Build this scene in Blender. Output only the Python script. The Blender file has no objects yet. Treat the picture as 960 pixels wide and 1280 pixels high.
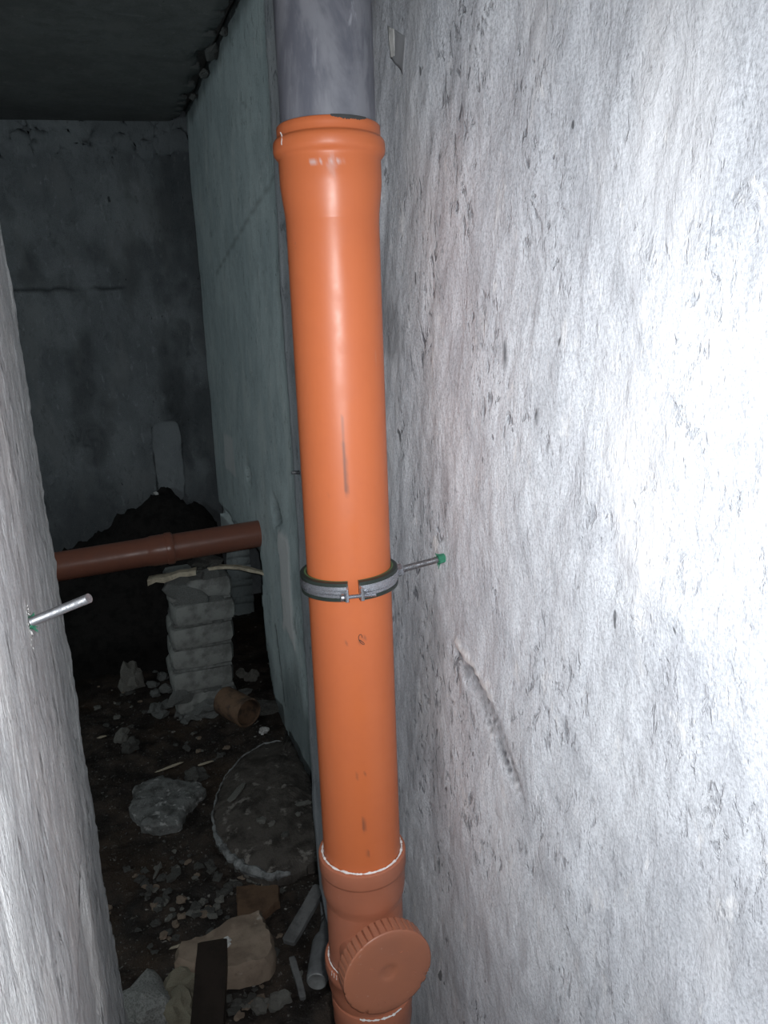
import bpy, bmesh, math, random
import numpy as np
from mathutils import Vector, Matrix, noise
random.seed(7)
PI = math.pi
S = bpy.context.scene
COL = S.collection

# ---------------------------------------------------------------- camera
CAM = Vector((0, 0, 1.53)); PITCH = math.radians(13.6); ROLL = math.radians(2.0); YAW = math.radians(20.3); FPX = 960.0
F0 = Vector((math.sin(YAW), math.cos(YAW), 0)); R0 = Vector((math.cos(YAW), -math.sin(YAW), 0)); Z = Vector((0, 0, 1))
FW = F0*math.cos(PITCH) - Z*math.sin(PITCH); U1 = Z*math.cos(PITCH) + F0*math.sin(PITCH)
RC = R0*math.cos(ROLL) - U1*math.sin(ROLL); UC = U1*math.cos(ROLL) + R0*math.sin(ROLL)
cd = bpy.data.cameras.new('camera'); cam = bpy.data.objects.new('camera', cd); COL.objects.link(cam)
M = Matrix((RC, UC, -FW)).transposed().to_4x4(); M.translation = CAM; cam.matrix_world = M
cd.sensor_fit = 'VERTICAL'; cd.sensor_height = 36; cd.lens = 27.0; cd.clip_start = .02
S.camera = cam
def at_floor(px, py, z=0.0):
    d = FW*FPX + RC*(px-480) - UC*(py-640); t = (z-CAM.z)/d.z
    return CAM + d*t

# ---------------------------------------------------------------- light and exposure
w = bpy.data.worlds.new('world'); S.world = w; w.use_nodes = True
w.node_tree.nodes['Background'].inputs[0].default_value = (.5, .6, .7, 1); w.node_tree.nodes['Background'].inputs[1].default_value = .0
def lamp(name, kind, loc, power, color, size=.01):
    l = bpy.data.lights.new(name, kind); l.energy = power; l.color = color
    if kind == 'POINT': l.shadow_soft_size = size
    o = bpy.data.objects.new(name, l); COL.objects.link(o); o.location = loc; return o
fl_ = lamp('phone_flash', 'SPOT', CAM + RC*.016 + UC*.010, 38.5, (.95, .975, 1.0)); fl_.data.shadow_soft_size = .006
fl_.data.spot_size = math.radians(128); fl_.data.spot_blend = 1.0
fl_.rotation_euler = (FW*1.0-RC*.08-UC*.14).to_track_quat('-Z', 'Y').to_euler()
S.view_settings.view_transform = 'Standard'; S.view_settings.look = 'None'
S.view_settings.gamma = 1; S.view_settings.use_curve_mapping = False
S.view_settings.exposure = 0.0

# ---------------------------------------------------------------- materials
class NT:
    def __init__(s, name):
        s.m = bpy.data.materials.new(name); s.m.use_nodes = True; s.t = s.m.node_tree
        s.b = s.t.nodes['Principled BSDF']; s.co = s.n('ShaderNodeTexCoord').outputs['Object']
    def n(s, k): return s.t.nodes.new(k)
    def l(s, a, b): s.t.links.new(a, b)
    def map(s, scale=(1,1,1), rot=(0,0,0), loc=(0,0,0), src=None):
        q = s.n('ShaderNodeMapping'); q.inputs['Scale'].default_value = scale; q.inputs['Rotation'].default_value = rot; q.inputs['Location'].default_value = loc
        s.l(src or s.co, q.inputs[0]); return q.outputs[0]
    def noise(s, sc, det=4, rough=.6, vec=None, dist=0):
        q = s.n('ShaderNodeTexNoise'); q.inputs['Scale'].default_value = sc; q.inputs['Detail'].default_value = det
        q.inputs['Roughness'].default_value = rough; q.inputs['Distortion'].default_value = dist
        s.l(vec or s.co, q.inputs['Vector']); return q.outputs['Fac']
    def ramp(s, fac, lo, hi, a=0., b=1.):
        q = s.n('ShaderNodeMapRange'); q.interpolation_type = 'SMOOTHSTEP'
        q.inputs[1].default_value = lo; q.inputs[2].default_value = hi; q.inputs[3].default_value = a; q.inputs[4].default_value = b
        s.l(fac, q.inputs[0]); return q.outputs[0]
    def math(s, op, a, b):
        q = s.n('ShaderNodeMath'); q.operation = op
        for i, v in enumerate((a, b)):
            if isinstance(v, (int, float)): q.inputs[i].default_value = v
            else: s.l(v, q.inputs[i])
        return q.outputs[0]
    def mix(s, fac, a, b):
        q = s.n('ShaderNodeMix'); q.data_type = 'RGBA'
        for i, v in ((0, fac), (6, a), (7, b)):
            if isinstance(v, (int, float)): q.inputs[i].default_value = v
            elif isinstance(v, tuple): q.inputs[i].default_value = (*v, 1)
            else: s.l(v, q.inputs[i])
        return q.outputs[2]
    def attr(s, name):
        q = s.n('ShaderNodeAttribute'); q.attribute_name = name; return q.outputs['Fac']
    def done(s, col, rough=.8, bump=None, strength=.5, dist=.002, metal=0, spec=.5):
        if isinstance(col, tuple): s.b.inputs['Base Color'].default_value = (*col, 1)
        else: s.l(col, s.b.inputs['Base Color'])
        if isinstance(rough, (int, float)): s.b.inputs['Roughness'].default_value = rough
        else: s.l(rough, s.b.inputs['Roughness'])
        s.b.inputs['Metallic'].default_value = metal; s.b.inputs['Specular IOR Level'].default_value = spec
        if bump is not None:
            q = s.n('ShaderNodeBump'); q.inputs['Strength'].default_value = strength; q.inputs['Distance'].default_value = dist
            s.l(bump, q.inputs['Height']); s.l(q.outputs[0], s.b.inputs['Normal'])
        return s.m

def m_wall(name, light, mid, dark, slant=.25, dash=1.0, bumpd=.004, patch=.5, st=.55):
    t = NT(name)
    v1 = t.map((1, 1, st), (slant, 0, 0)); v2 = t.map((1, 1, st*.8), (-slant*.6, 0, 0), (3, 1, 7))
    big = t.noise(3.2, 5, .6); med = t.noise(17, 6, .68, v1, .5); clump = t.noise(9, 6, .7, t.map((1, 1, .7), (slant*1.4, 0, 0), (1, 8, 3)), .3)
    fine = t.noise(330, 3, .75); fl = t.noise(62, 5, .7, v1, .3)
    dsh = t.ramp(t.noise(48, 5, .65, v1, .5), .56, .68); dsh2 = t.ramp(t.noise(85, 4, .65, v2, .5), .57, .68)
    area = t.math('MULTIPLY', t.ramp(clump, .47, .60), t.attr('wear'))
    lowz = t.math('MULTIPLY', t.math('MAXIMUM', dsh, dsh2), t.math('ADD', t.math('MULTIPLY', area, .85), .10))
    c = t.mix(t.ramp(big, .35, .65), mid, light)
    c = t.mix(t.math('MULTIPLY', t.ramp(med, .45, .66), .55), c, tuple(.62*a + .38*b for a, b in zip(mid, dark)))
    c = t.mix(t.ramp(fine, .40, .68, 0., .42), c, dark)
    warm = tuple(x*y for x, y in zip(light, (.95, .92, .90)))
    c = t.mix(t.ramp(t.noise(7, 3, .5, t.map((1, 1, .4))), .52, .66, 0., .5), c, warm)
    c = t.mix(t.math('MULTIPLY', lowz, dash*.85), c, dark)
    c = t.mix(t.ramp(t.noise(40, 5, .7, v2, .4), .58, .70, 0., .55), c, tuple(min(.9, x*1.3) for x in light))
    pits = t.ramp(t.noise(40, 2, .4, t.map((1, 1, .55), (0, 0, 0), (5, 2, 9))), .765, .785)
    c = t.mix(t.math('MULTIPLY', pits, .75), c, tuple(x*.2 for x in dark))
    c = t.mix(t.attr('stain_shade'), c, tuple(x*patch for x in dark))
    c = t.mix(t.attr('pale'), c, tuple(min(.85, x*1.25) for x in light))
    h = t.math('ADD', t.math('MULTIPLY', med, .9), t.math('MULTIPLY', fl, .65))
    h = t.math('ADD', h, t.math('MULTIPLY', fine, .10)); h = t.math('SUBTRACT', h, t.math('MULTIPLY', lowz, .45))
    return t.done(c, .85, h, 1.0, bumpd, spec=.25)

def m_speck(name, base, dark, sc=20, amt=.6, rough=.8, bump=.003, light=None, lt=(.62, .72)):
    t = NT(name); a = t.noise(sc, 6, .65); b = t.noise(sc*5, 4, .7)
    c = t.mix(t.ramp(a, .42, .66, 0., amt), base, dark)
    c = t.mix(t.ramp(b, .55, .75, 0., amt*.6), c, dark)
    if light: c = t.mix(t.ramp(t.noise(sc*1.7, 5, .6, t.map(loc=(9, 4, 2))), lt[0], lt[1]), c, light)
    return t.done(c, rough, t.math('ADD', a, t.math('MULTIPLY', b, .4)), .9, bump, spec=.3)
MAT = {}
MAT['wall_near'] = m_wall('whitewashed_plaster', (.78, .81, .85), (.66, .685, .73), (.20, .21, .235), .3, .95, .0036)
MAT['wall_left'] = m_wall('grey_plaster', (.86, .87, .87), (.64, .65, .66), (.30, .30, .31), .05, 1.0, .008, st=.3)
MAT['wall_strip'] = m_wall('weathered_plaster', (.42, .43, .46), (.30, .30, .33), (.10, .10, .11), .1, .6, .003)
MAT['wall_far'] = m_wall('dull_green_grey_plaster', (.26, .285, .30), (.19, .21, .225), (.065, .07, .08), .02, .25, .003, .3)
MAT['wall_side'] = m_wall('pale_green_grey_plaster', (.68, .78, .79), (.54, .64, .66), (.24, .29, .30), .02, .6, .003, .2)
MAT['smooth_patch'] = m_speck('smooth_grey_patch', (.40, .41, .43), (.30, .31, .33), 10, .5, .8, .0005)
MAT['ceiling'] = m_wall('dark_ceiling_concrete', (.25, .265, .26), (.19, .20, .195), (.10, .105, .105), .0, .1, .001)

def m_floor():
    t = NT('dark_damp_earth')
    a = t.noise(9, 8, .7); b = t.noise(60, 5, .7); c2 = t.noise(3, 3, .6, t.map(loc=(4, 2, 1)))
    c = t.mix(t.ramp(a, .4, .7), (.018, .014, .012), (.070, .052, .040))
    c = t.mix(t.ramp(c2, .5, .65, 0., .7), c, (.055, .035, .022))
    c = t.mix(t.ramp(b, .6, .72, 0., .75), c, (.24, .22, .20))
    c = t.mix(t.ramp(t.noise(25, 3, .5), .68, .74), c, (.40, .38, .35))
    return t.done(c, t.ramp(a, .4, .6, .5, .9), t.math('ADD', a, t.math('MULTIPLY', b, .4)), 1, .012, spec=.4)
MAT['floor'] = m_floor()

MAT['brick'] = m_speck('dirty_white_brick', (.33, .34, .325), (.13, .13, .125), 14, .8, .85, .004)
MAT['mortar'] = m_speck('crumbling_mortar', (.27, .28, .27), (.10, .10, .10), 25, .8, .9, .006)
MAT['stone_pale'] = m_speck('pale_rubble', (.28, .275, .25), (.10, .095, .085), 30, .7, .85, .004)
MAT['stone_dark'] = m_speck('dirty_concrete', (.13, .13, .12), (.045, .04, .038), 16, .8, .8, .004, (.34, .34, .33))
MAT['stone_brown'] = m_speck('brown_stained_concrete', (.30, .235, .18), (.14, .10, .075), 12, .6, .8, .003, (.42, .38, .33))
MAT['slab'] = m_speck('trodden_concrete', (.10, .088, .078), (.035, .03, .026), 13, .9, .75, .010, (.24, .22, .20), (.58, .68))
MAT['rim'] = m_speck('broken_pale_rim', (.30, .31, .31), (.09, .09, .09), 22, .9, .85, .005)
MAT['stone_rock'] = m_speck('grey_mottled_rock', (.20, .205, .20), (.07, .07, .065), 22, .9, .8, .010, (.45, .45, .44), (.56, .66))
MAT['soil'] = m_speck('black_soil', (.020, .018, .017), (.006, .006, .006), 18, .8, .95, .01)
MAT['lath'] = m_speck('weathered_pale_wood', (.62, .55, .42), (.25, .21, .16), 30, .7, .8, .002)
MAT['wood_dark'] = m_speck('wet_dark_wood', (.030, .022, .018), (.012, .01, .008), 14, .6, .5, .002)
MAT['wood_brown'] = m_speck('rotten_brown_board', (.13, .08, .05), (.05, .03, .02), 14, .7, .7, .002)
MAT['slat'] = m_speck('grey_wood', (.16, .16, .16), (.06, .06, .06), 20, .7, .75, .002)
MAT['bottle'] = m_speck('dusty_grey_bottle', (.17, .175, .18), (.09, .09, .09), 40, .5, .4, .0006)
MAT['bottle_base'] = m_speck('dusty_bottle_base', (.26, .27, .27), (.14, .14, .14), 40, .5, .4, .0006)
MAT['rust'] = m_speck('rusty_brown_pipe', (.20, .125, .08), (.05, .04, .035), 18, .85, .7, .002)
MAT['yellowish'] = m_speck('yellowish_crumbs', (.40, .37, .28), (.16, .14, .10), 35, .7, .9, .006)
MAT['green_plug'] = m_speck('green_plastic', (.04, .20, .12), (.02, .10, .06), 60, .4, .5, .0004)
MAT['white_chip'] = m_speck('white_chipped_plaster', (.80, .80, .78), (.55, .55, .53), 60, .4, .9, .002)

def m_orange():
    t = NT('orange_pvc')
    a = t.noise(14, 4, .6); scr = t.ramp(t.noise(30, 4, .6, t.map((1, 1, .12))), .70, .76)
    c = t.mix(t.ramp(a, .4, .65, 0., .3), (.55, .145, .050), (.49, .122, .042))
    c = t.mix(t.math('MULTIPLY', scr, .35), c, (.50, .30, .22))
    dust = t.ramp(t.noise(90, 3, .6, t.map((1, 1, .5), loc=(2, 3, 1))), .73, .78, 0., .55)
    c = t.mix(dust, c, (.30, .10, .06))
    c = t.mix(t.attr('stain_shade'), c, (.13, .06, .045))
    c = t.mix(t.attr('pale'), c, (.55, .50, .50))
    return t.done(c, t.ramp(a, .35, .7, .34, .50), a, .25, .0008, spec=.5)
MAT['orange'] = m_orange()
def m_terra(name, a1, a2):
    t = NT(name); a = t.noise(18, 5, .6)
    c = t.mix(t.ramp(a, .4, .7, 0., .5), a1, a2)
    c = t.mix(t.ramp(t.noise(120, 3, .6), .68, .76, 0., .4), c, (.52, .36, .30))
    return t.done(c, t.ramp(a, .35, .7, .30, .45), a, .2, .0006)
MAT['terra'] = m_terra('brownish_orange_pvc', (.40, .142, .080), (.34, .125, .076))
MAT['terra_cap'] = m_terra('dusty_brownish_orange_pvc', (.38, .148, .086), (.33, .135, .085))
MAT['pipe_brown'] = m_terra('dull_brown_pvc', (.27, .105, .07), (.21, .09, .065))
def m_grey():
    t = NT('grey_pvc')
    a = t.noise(9, 6, .65, t.map((1, 1, .35)), 1.2); b = t.noise(45, 4, .6, t.map((1, 1, .3)), .5)
    c = t.mix(t.ramp(a, .47, .62, 0., .6), (.115, .12, .145), (.26, .265, .29))
    c = t.mix(t.ramp(b, .62, .72, 0., .45), c, (.45, .46, .50))
    c = t.mix(t.ramp(t.noise(70, 3, .6, loc_v(t)), .72, .76, 0., .8), c, (.02, .02, .025))
    return t.done(c, .42, a, .2, .0008)
def loc_v(t): return t.map((1, 1, .6), loc=(5, 5, 5))
MAT['grey'] = m_grey()
def m_metal(name, col, rough, sc=200):
    t = NT(name); a = t.noise(sc, 3, .6)
    c = t.mix(t.ramp(a, .4, .7, 0., .5), col, tuple(x*.45 for x in col))
    return t.done(c, t.ramp(a, .3, .7, rough*.7, rough*1.3), metal=.9)
MAT['zinc'] = m_metal('galvanised_steel', (.55, .57, .62), .30, 700)
MAT['zinc_dark'] = m_metal('dull_steel_thread', (.40, .41, .43), .50)
def m_plain(name, col, rough): t = NT(name); return t.done(t.mix(t.ramp(t.noise(50), .4, .7, 0., .4), col, tuple(x*.6 for x in col)), rough)
MAT['rubber'] = m_plain('black_green_rubber', (.022, .032, .026), .45)
MAT['rubber_highlight'] = m_plain('green_rubber_highlight', (.10, .17, .07), .5)
MAT['seal_glint'] = m_plain('white_sealant_glint', (.80, .78, .76), .6)
MAT['black_dirt'] = m_plain('grey_black_dirt', (.055, .055, .055), .9)
MAT['hair'] = m_plain('dark_fibre', (.06, .035, .03), .8)

# ---------------------------------------------------------------- object helpers
def tag(o, label=None, cat=None, group=None, kind=None):
    for k, v in (('label', label), ('category', cat), ('group', group), ('kind', kind)):
        if v: o[k] = v
    return o
def link(name, me, mat, parent=None, smooth=True):
    o = bpy.data.objects.new(name, me); COL.objects.link(o)
    if mat: me.materials.append(mat)
    if smooth:
        me.polygons.foreach_set('use_smooth', [True]*len(me.polygons))
    if parent: o.parent = parent
    return o
def empty(name, loc=(0, 0, 0), rot=(0, 0, 0)):
    o = bpy.data.objects.new(name, None); COL.objects.link(o); o.location = loc; o.rotation_euler = rot; o.empty_display_size = .05; return o
class MB:
    def __init__(s): s.v = []; s.f = []
    def add(s, vs, fs):
        k = len(s.v); s.v += [tuple(v) for v in vs]; s.f += [tuple(i+k for i in f) for f in fs]; return s
    def build(s, name, mat, parent=None, smooth=True, angle=35):
        me = bpy.data.meshes.new(name); me.from_pydata(s.v, [], s.f); me.update()
        bm = bmesh.new(); bm.from_mesh(me); bmesh.ops.recalc_face_normals(bm, faces=bm.faces); bm.to_mesh(me); bm.free()
        o = link(name, me, mat, parent, smooth)
        if smooth and angle: me.set_sharp_from_angle(angle=math.radians(angle))
        return o
    # a profile [(r, z)] turned about Z and carried by matrix m; closed profile joins last to first
    def lathe(s, prof, seg=64, m=Matrix(), closed=False, a0=0, a1=2*PI, fr=None):
        full = abs(a1-a0-2*PI) < 1e-6; n = seg if full else seg+1; vs = []; fs = []
        for i in range(n):
            a = a0+(a1-a0)*i/seg
            for r, z in prof:
                rr = r if fr is None else r*fr(a, z)
                vs.append(m @ Vector((rr*math.cos(a), rr*math.sin(a), z)))
        p = len(prof)
        for i in range(seg):
            j = (i+1) % n
            for k in range(p if closed else p-1):
                q = (k+1) % p; fs.append((i*p+k, j*p+k, j*p+q, i*p+q))
        if closed and not full:
            fs.append(tuple(range(p))); fs.append(tuple((n-1)*p+k for k in reversed(range(p))))
        return s.add(vs, fs)
    def tube(s, pts, r, seg=10, caps=True):
        pts = [Vector(p) for p in pts]; vs = []; fs = []
        for i, p in enumerate(pts):
            t = (pts[min(i+1, len(pts)-1)]-pts[max(i-1, 0)]).normalized()
            a = t.orthogonal().normalized() if i == 0 else (a-t*a.dot(t)).normalized(); b = t.cross(a)
            rr = r[i] if isinstance(r, (list, tuple)) else r
            for k in range(seg):
                th = 2*PI*k/seg; vs.append(p+(a*math.cos(th)+b*math.sin(th))*rr)
        for i in range(len(pts)-1):
            for k in range(seg): fs.append((i*seg+k, i*seg+(k+1) % seg, (i+1)*seg+(k+1) % seg, (i+1)*seg+k))
        if caps: fs.append(tuple(reversed(range(seg)))); fs.append(tuple((len(pts)-1)*seg+k for k in range(seg)))
        return s.add(vs, fs)

def axis_m(origin, d):
    d = Vector(d).normalized(); q = Vector((0, 0, 1)).rotation_difference(d)
    return Matrix.Translation(origin) @ q.to_matrix().to_4x4()

def nz(x, y, z, o=4): return noise.fractal(Vector((x, y, z)), 1.0, 2.0, o)

def rough_block(name, size, mat, parent=None, sub=3, amp=.004, bev=.006, seed=0, loc=(0, 0, 0), rot=(0, 0, 0)):
    bm = bmesh.new(); bmesh.ops.create_cube(bm, size=1)
    bmesh.ops.subdivide_edges(bm, edges=bm.edges, cuts=sub, use_grid_fill=True)
    R = Matrix.LocRotScale(Vector(loc), Vector((0, 0, 0)).to_track_quat('Z', 'Y') if 0 else None, None)
    for v in bm.verts:
        p = Vector((v.co.x*size[0], v.co.y*size[1], v.co.z*size[2]))
        edge = sum(1 for i in range(3) if abs(abs(v.co[i])-.5) < 1e-4)
        if edge >= 2: p *= 1 - bev*edge/max(size)
        q = p*18; n = noise.noise_vector(q+Vector((seed*3.1, seed, 0))); p += n*amp
        v.co = p
    me = bpy.data.meshes.new(name); bm.to_mesh(me); bm.free()
    o = link(name, me, mat, parent); me.set_sharp_from_angle(angle=math.radians(40)); o.location = loc; o.rotation_euler = rot
    return o
def stone_mesh(name, seed, sub=2, flat=.5, amp=.35, mat=None):
    bm = bmesh.new(); bmesh.ops.create_icosphere(bm, subdivisions=sub, radius=1)
    for v in bm.verts:
        n = noise.fractal(v.co*1.1+Vector((seed*7.3, seed*1.7, 0)), 1, 2, 3)
        c = noise.cell(v.co*1.3+Vector((seed, 0, 5)))
        v.co *= 1+amp*n*1.6+amp*.35*(c-.5); v.co.z = max(v.co.z*flat, -flat*.75)
    me = bpy.data.meshes.new(name); bm.to_mesh(me); bm.free()
    if mat: me.materials.append(mat)
    me.polygons.foreach_set('use_smooth', [True]*len(me.polygons)); me.set_sharp_from_angle(angle=math.radians(30))
    return me
def plate(name, pts, h, mat, parent=None, z0=0., jag=.006, inset=.012, seed=0, dome=0.):
    """flat broken slab from an outline [(x,y)], ragged edge, bevelled top, filled by rings"""
    out = []
    n = len(pts)
    for i in range(n):
        a = Vector(pts[i]).to_2d(); b = Vector(pts[(i+1) % n]).to_2d(); k = max(2, int((b-a).length/.012))
        for j in range(k):
            p = a.lerp(b, j/k); d = noise.noise_vector(Vector((p.x*45, p.y*45, seed)))
            out.append((p.x+d.x*jag, p.y+d.y*jag))
    cx = sum(p[0] for p in out)/len(out); cy = sum(p[1] for p in out)/len(out); N = len(out)
    vs = []; fs = []
    rings = [(1.0, 0), (1.0, .72*h), (1-.25*inset/.06, h)] + [(s, h) for s in (.82, .64, .46, .28, .12)]
    for s, z in rings:
        for x, y in out:
            px, py = cx+(x-cx)*s, cy+(y-cy)*s
            zz = z+(nz(px*14, py*14, seed, 3)*h*.22 if z > 0 else 0)+dome*(1-s*s)
            vs.append((px, py, z0+zz))
    for r in range(len(rings)-1):
        for i in range(N): j = (i+1) % N; fs.append((r*N+i, r*N+j, (r+1)*N+j, (r+1)*N+i))
    fs.append(tuple((len(rings)-1)*N+i for i in range(N))); fs.append(tuple(reversed(range(N))))
    return MB().add(vs, fs).build(name, mat, parent, angle=45)

def seg_d(y, z, a, b):
    ay, az = a; by, bz = b; dy, dz = by-ay, bz-az; t = max(0, min(1, ((y-ay)*dy+(z-az)*dz)/(dy*dy+dz*dz)))
    return math.hypot(y-ay-t*dy, z-az-t*dz), t
def sstep(a, b, x):
    t = max(0., min(1., (x-a)/(b-a))); return t*t*(3-2*t)
def grid_wall(name, us, vs_, fn, mat, thick=.12, parent=None, hole=None, kind='structure', flip=False):
    """fn(u, v) -> (point, stain, pale); us and vs_ may be unevenly spaced"""
    nu, nv = len(us), len(vs_); P = []; st = []; pa = []
    for u in us:
        for v in vs_:
            p, s, q = fn(u, v); P.append(p); st.append(s); pa.append(q)
    F = []
    for i in range(nu-1):
        for j in range(nv-1):
            if hole and hole((us[i]+us[i+1])/2, (vs_[j]+vs_[j+1])/2): continue
            f = (i*nv+j, (i+1)*nv+j, (i+1)*nv+j+1, i*nv+j+1); F.append(tuple(reversed(f)) if flip else f)
    me = bpy.data.meshes.new(name); me.from_pydata(P, [], F); me.update()
    for nm, arr in (('stain_shade', st), ('pale', pa), ('wear', [(.45+.75*sstep(.45, .85, q[1])) for q in P])):
        me.attributes.new(nm, 'FLOAT', 'POINT').data.foreach_set('value', arr)
    o = link(name, me, mat, parent)
    if thick:
        md = o.modifiers.new('thickness', 'SOLIDIFY'); md.thickness = thick; md.offset = -1
    if kind and not parent: o['kind'] = kind
    return o
def lin(a, b, step): n = max(2, int(round((b-a)/step))+1); return [a+(b-a)*i/(n-1) for i in range(n)]

# ================================================================= SETTING
CEIL = 2.52
# --- right wall of the passage, close to the camera
XR = .414
lumps = [(.46, 1.297, .035, .006), (.505, 1.33, .02, .004), (.84, 1.07, .02, .003), (.60, .95, .05, .004), (.40, .95, .07, .006), (.36, .86, .06, .006)]
def wr(y, z):
    s = 0.; p = 0.
    d = .006*nz(y*3.5, z*2.2, 1, 3) + .0032*nz(y*13+z*4, z*5, 4, 4) + .0012*nz(y*60+z*16, z*22, 2, 3)
    # gouged diagonal scar in the plaster
    if .6 < y < .95 and .9 < z < 1.2:
        q1, t1 = seg_d(y, z, (.865, 1.100), (.79, 1.072)); q2, t2 = seg_d(y, z, (.79, 1.072), (.690, .985))
        dd, t = (q1, t1*.45) if q1 < q2 else (q2, .45+t2*.55)
        dd += .005*nz(y*30, z*30, 4, 4); wdt = .005+.017*math.sin(PI*min(1, t*.85+.08))
        k = sstep(wdt, wdt*.45, dd); ac, al = y*.656-z*.755, y*.755+z*.656; g9 = nz(ac*150, al*16, 9, 4); d -= .0030*k+.0022*k*g9; s = max(s, k*(.42+.9*g9))
        dd, t = seg_d(y, z, (.868, 1.118), (.765, 1.078)); k = sstep(.007, .002, dd+.004*nz(y*60, z*60, 4, 3)); d += .003*k; p = max(p, k)
    for ly, lz, lr, la in lumps:
        r = math.hypot(y-ly, z-lz)/lr
        if r < 1.5: d += la*math.exp(-r*r*2)*(1+.4*nz(y*40, z*40, 3)); 
    # dark flaking blotches near the pipe
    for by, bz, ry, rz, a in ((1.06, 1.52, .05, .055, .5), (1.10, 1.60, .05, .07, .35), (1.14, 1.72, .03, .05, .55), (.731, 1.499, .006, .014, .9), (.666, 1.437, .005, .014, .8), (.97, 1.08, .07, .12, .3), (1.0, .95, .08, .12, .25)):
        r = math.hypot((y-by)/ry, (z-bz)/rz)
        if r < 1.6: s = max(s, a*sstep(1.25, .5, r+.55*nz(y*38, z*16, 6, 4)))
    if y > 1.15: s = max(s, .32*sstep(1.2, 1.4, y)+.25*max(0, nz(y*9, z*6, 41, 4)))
    # small leftover of plaster round the anchor
    r = math.hypot(y-.925, (z-1.238)*1.1)+.004*nz(y*150, z*150, 3); k = sstep(.012, .007, r); p = max(p, k); d += .001*k
    return (XR-d, y, z), s, p
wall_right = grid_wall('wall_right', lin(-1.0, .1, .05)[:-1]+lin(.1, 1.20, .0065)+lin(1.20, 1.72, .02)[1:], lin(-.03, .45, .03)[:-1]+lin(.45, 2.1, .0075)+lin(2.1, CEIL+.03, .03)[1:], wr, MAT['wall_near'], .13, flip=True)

# --- left wall: its rough end stands beside the camera
def wl(y, z):
    lean = -.0925-.0135*(z-1.15) + (.0008*math.sin(z*9))
    d = .0016*nz(y*3, z*3, 11, 3)+.0026*nz(y*14, z*8, 8, 4)+.0016*nz(y*55, z*26, 5, 3)
    s = 0.; p = 0.
    ye = y
    if y > 1.30:  # ragged arris
        k = (y-1.30)/.10; ye = y+k*(.02*nz(1, z*7, 3, 4)+.014*nz(2, z*30, 5, 3)); d += k*(.0040*nz(7, z*22, 1, 4)+.0030*max(0, nz(2, z*48, 1, 3)))-.003*k*k*k
        p = .5*k*sstep(-.1, .3, nz(y*20, z*20, 2))
    # shallow recess with a smooth face low on the wall
    if z < .86:
        k = sstep(.70, .74, y)*sstep(1.02, .98, y)*sstep(.845, .825, z+.01*nz(y*30, 1, 1)); d -= .009*k; p = max(p, .35*k)
        e = math.hypot((y-.93)/.05, (z-.852)/.014); s = max(s, .8*sstep(1.2, .6, e+.4*nz(y*50, z*50, 3)))  # hole above the recess: only its shade is painted, no depth
    r = math.hypot(y-.874, (z-1.229)*.55); r += .006*nz(y*90, z*90, 2); k = sstep(.020, .010, r); p = max(p, k); d += .0015*k
    for by, bz in ((1.0, 1.02), (.93, 1.03), (1.04, 1.46), (1.10, 1.36)):
        s = max(s, .8*sstep(.006, .002, math.hypot(y-by, z-bz)))
    return (lean+d, ye, z), s, p
wall_left = grid_wall('wall_left', lin(-1.0, .3, .06)[:-1]+lin(.3, 1.25, .010)+lin(1.25, 1.40, .006)[1:], lin(-.03, CEIL+.03, .0095), wl, MAT['wall_left'], .14, flip=False)

# --- side wall of the back room (set back from the passage wall), with a broken opening near the floor
XS = .56
def opening(y, z):
    return 2.985+.03*nz(z*6, 1, 2, 3) - (.10*sstep(.25, .0, z)) < y < 4.02+.03*nz(z*8, 3, 1) and z < .655+.02*nz(y*9, 2, 5)
def ws(y, z):
    d = .004*nz(y*2, z*2, 21, 3)+.0025*nz(y*9, z*6, 3, 4); s = 0.; p = 0.
    # diagonal crack, vertical crack, holes, smeared patches
    dd, t = seg_d(y, z, (2.25, 1.97), (3.504, 1.78)); s = max(s, .35*sstep(.012, .003, dd+.004*nz(y*12, z*12, 1)))
    dd, t = seg_d(y, z+.02*nz(1, z*12, 1), (2.76, .42), (2.70, .12)); s = max(s, .9*sstep(.012, .004, dd))
    for by, bz, ry, rz, a in ((2.62, .90, .075, .06, 1), (3.11, .965, .06, .045, .9), (2.30, .97, .02, .03, .6)):
        r = math.hypot((y-by)/ry, (z-bz)/rz)+.4*nz(y*22, z*22, 7, 3); k = sstep(1.1, .6, r); d -= .035*k*a; s = max(s, .95*k*a)  # shade of the holes put into the colour, besides the recess
    r = max(abs(y-2.53)/.085, abs(z-.66)/.20)+.22*nz(y*8, z*8, 3, 3); k = sstep(1.0, .88, r); p = max(p, .9*k); d += .006*k
    s = max(s, .7*sstep(1.35, 1.12, r)*sstep(.9, 1.15, r)*sstep(-.1, .3, nz(y*6, z*6, 8))*(1 if z < .6 else .3))
    r = max(abs(y-3.55)/.14, abs(z-.98)/.09)+.12*nz(y*9, z*9, 2); p = max(p, .6*sstep(1.05, .9, r))
    s = max(s, .55*sstep(4.06, 4.14, y+.05*nz(1, z*6, 6)))                         # darker strip by the far corner
    s = max(s, .5*sstep(.40, .1, z+.25*nz(y*3, z*3, 2, 3)))                         # darker towards the foot of the wall
    s = max(s, .6*sstep(2.44, 2.50, z+.03*nz(y*9, 2, 4)))
    return (XS-d, y, z), min(1, s), p
wall_side = grid_wall('wall_right_back', lin(1.66, 2.15, .05)[:-1]+lin(2.15, 4.30, .014), lin(-.03, CEIL+.03, .016), ws, MAT['wall_side'], .14, hole=opening, flip=True)
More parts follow.
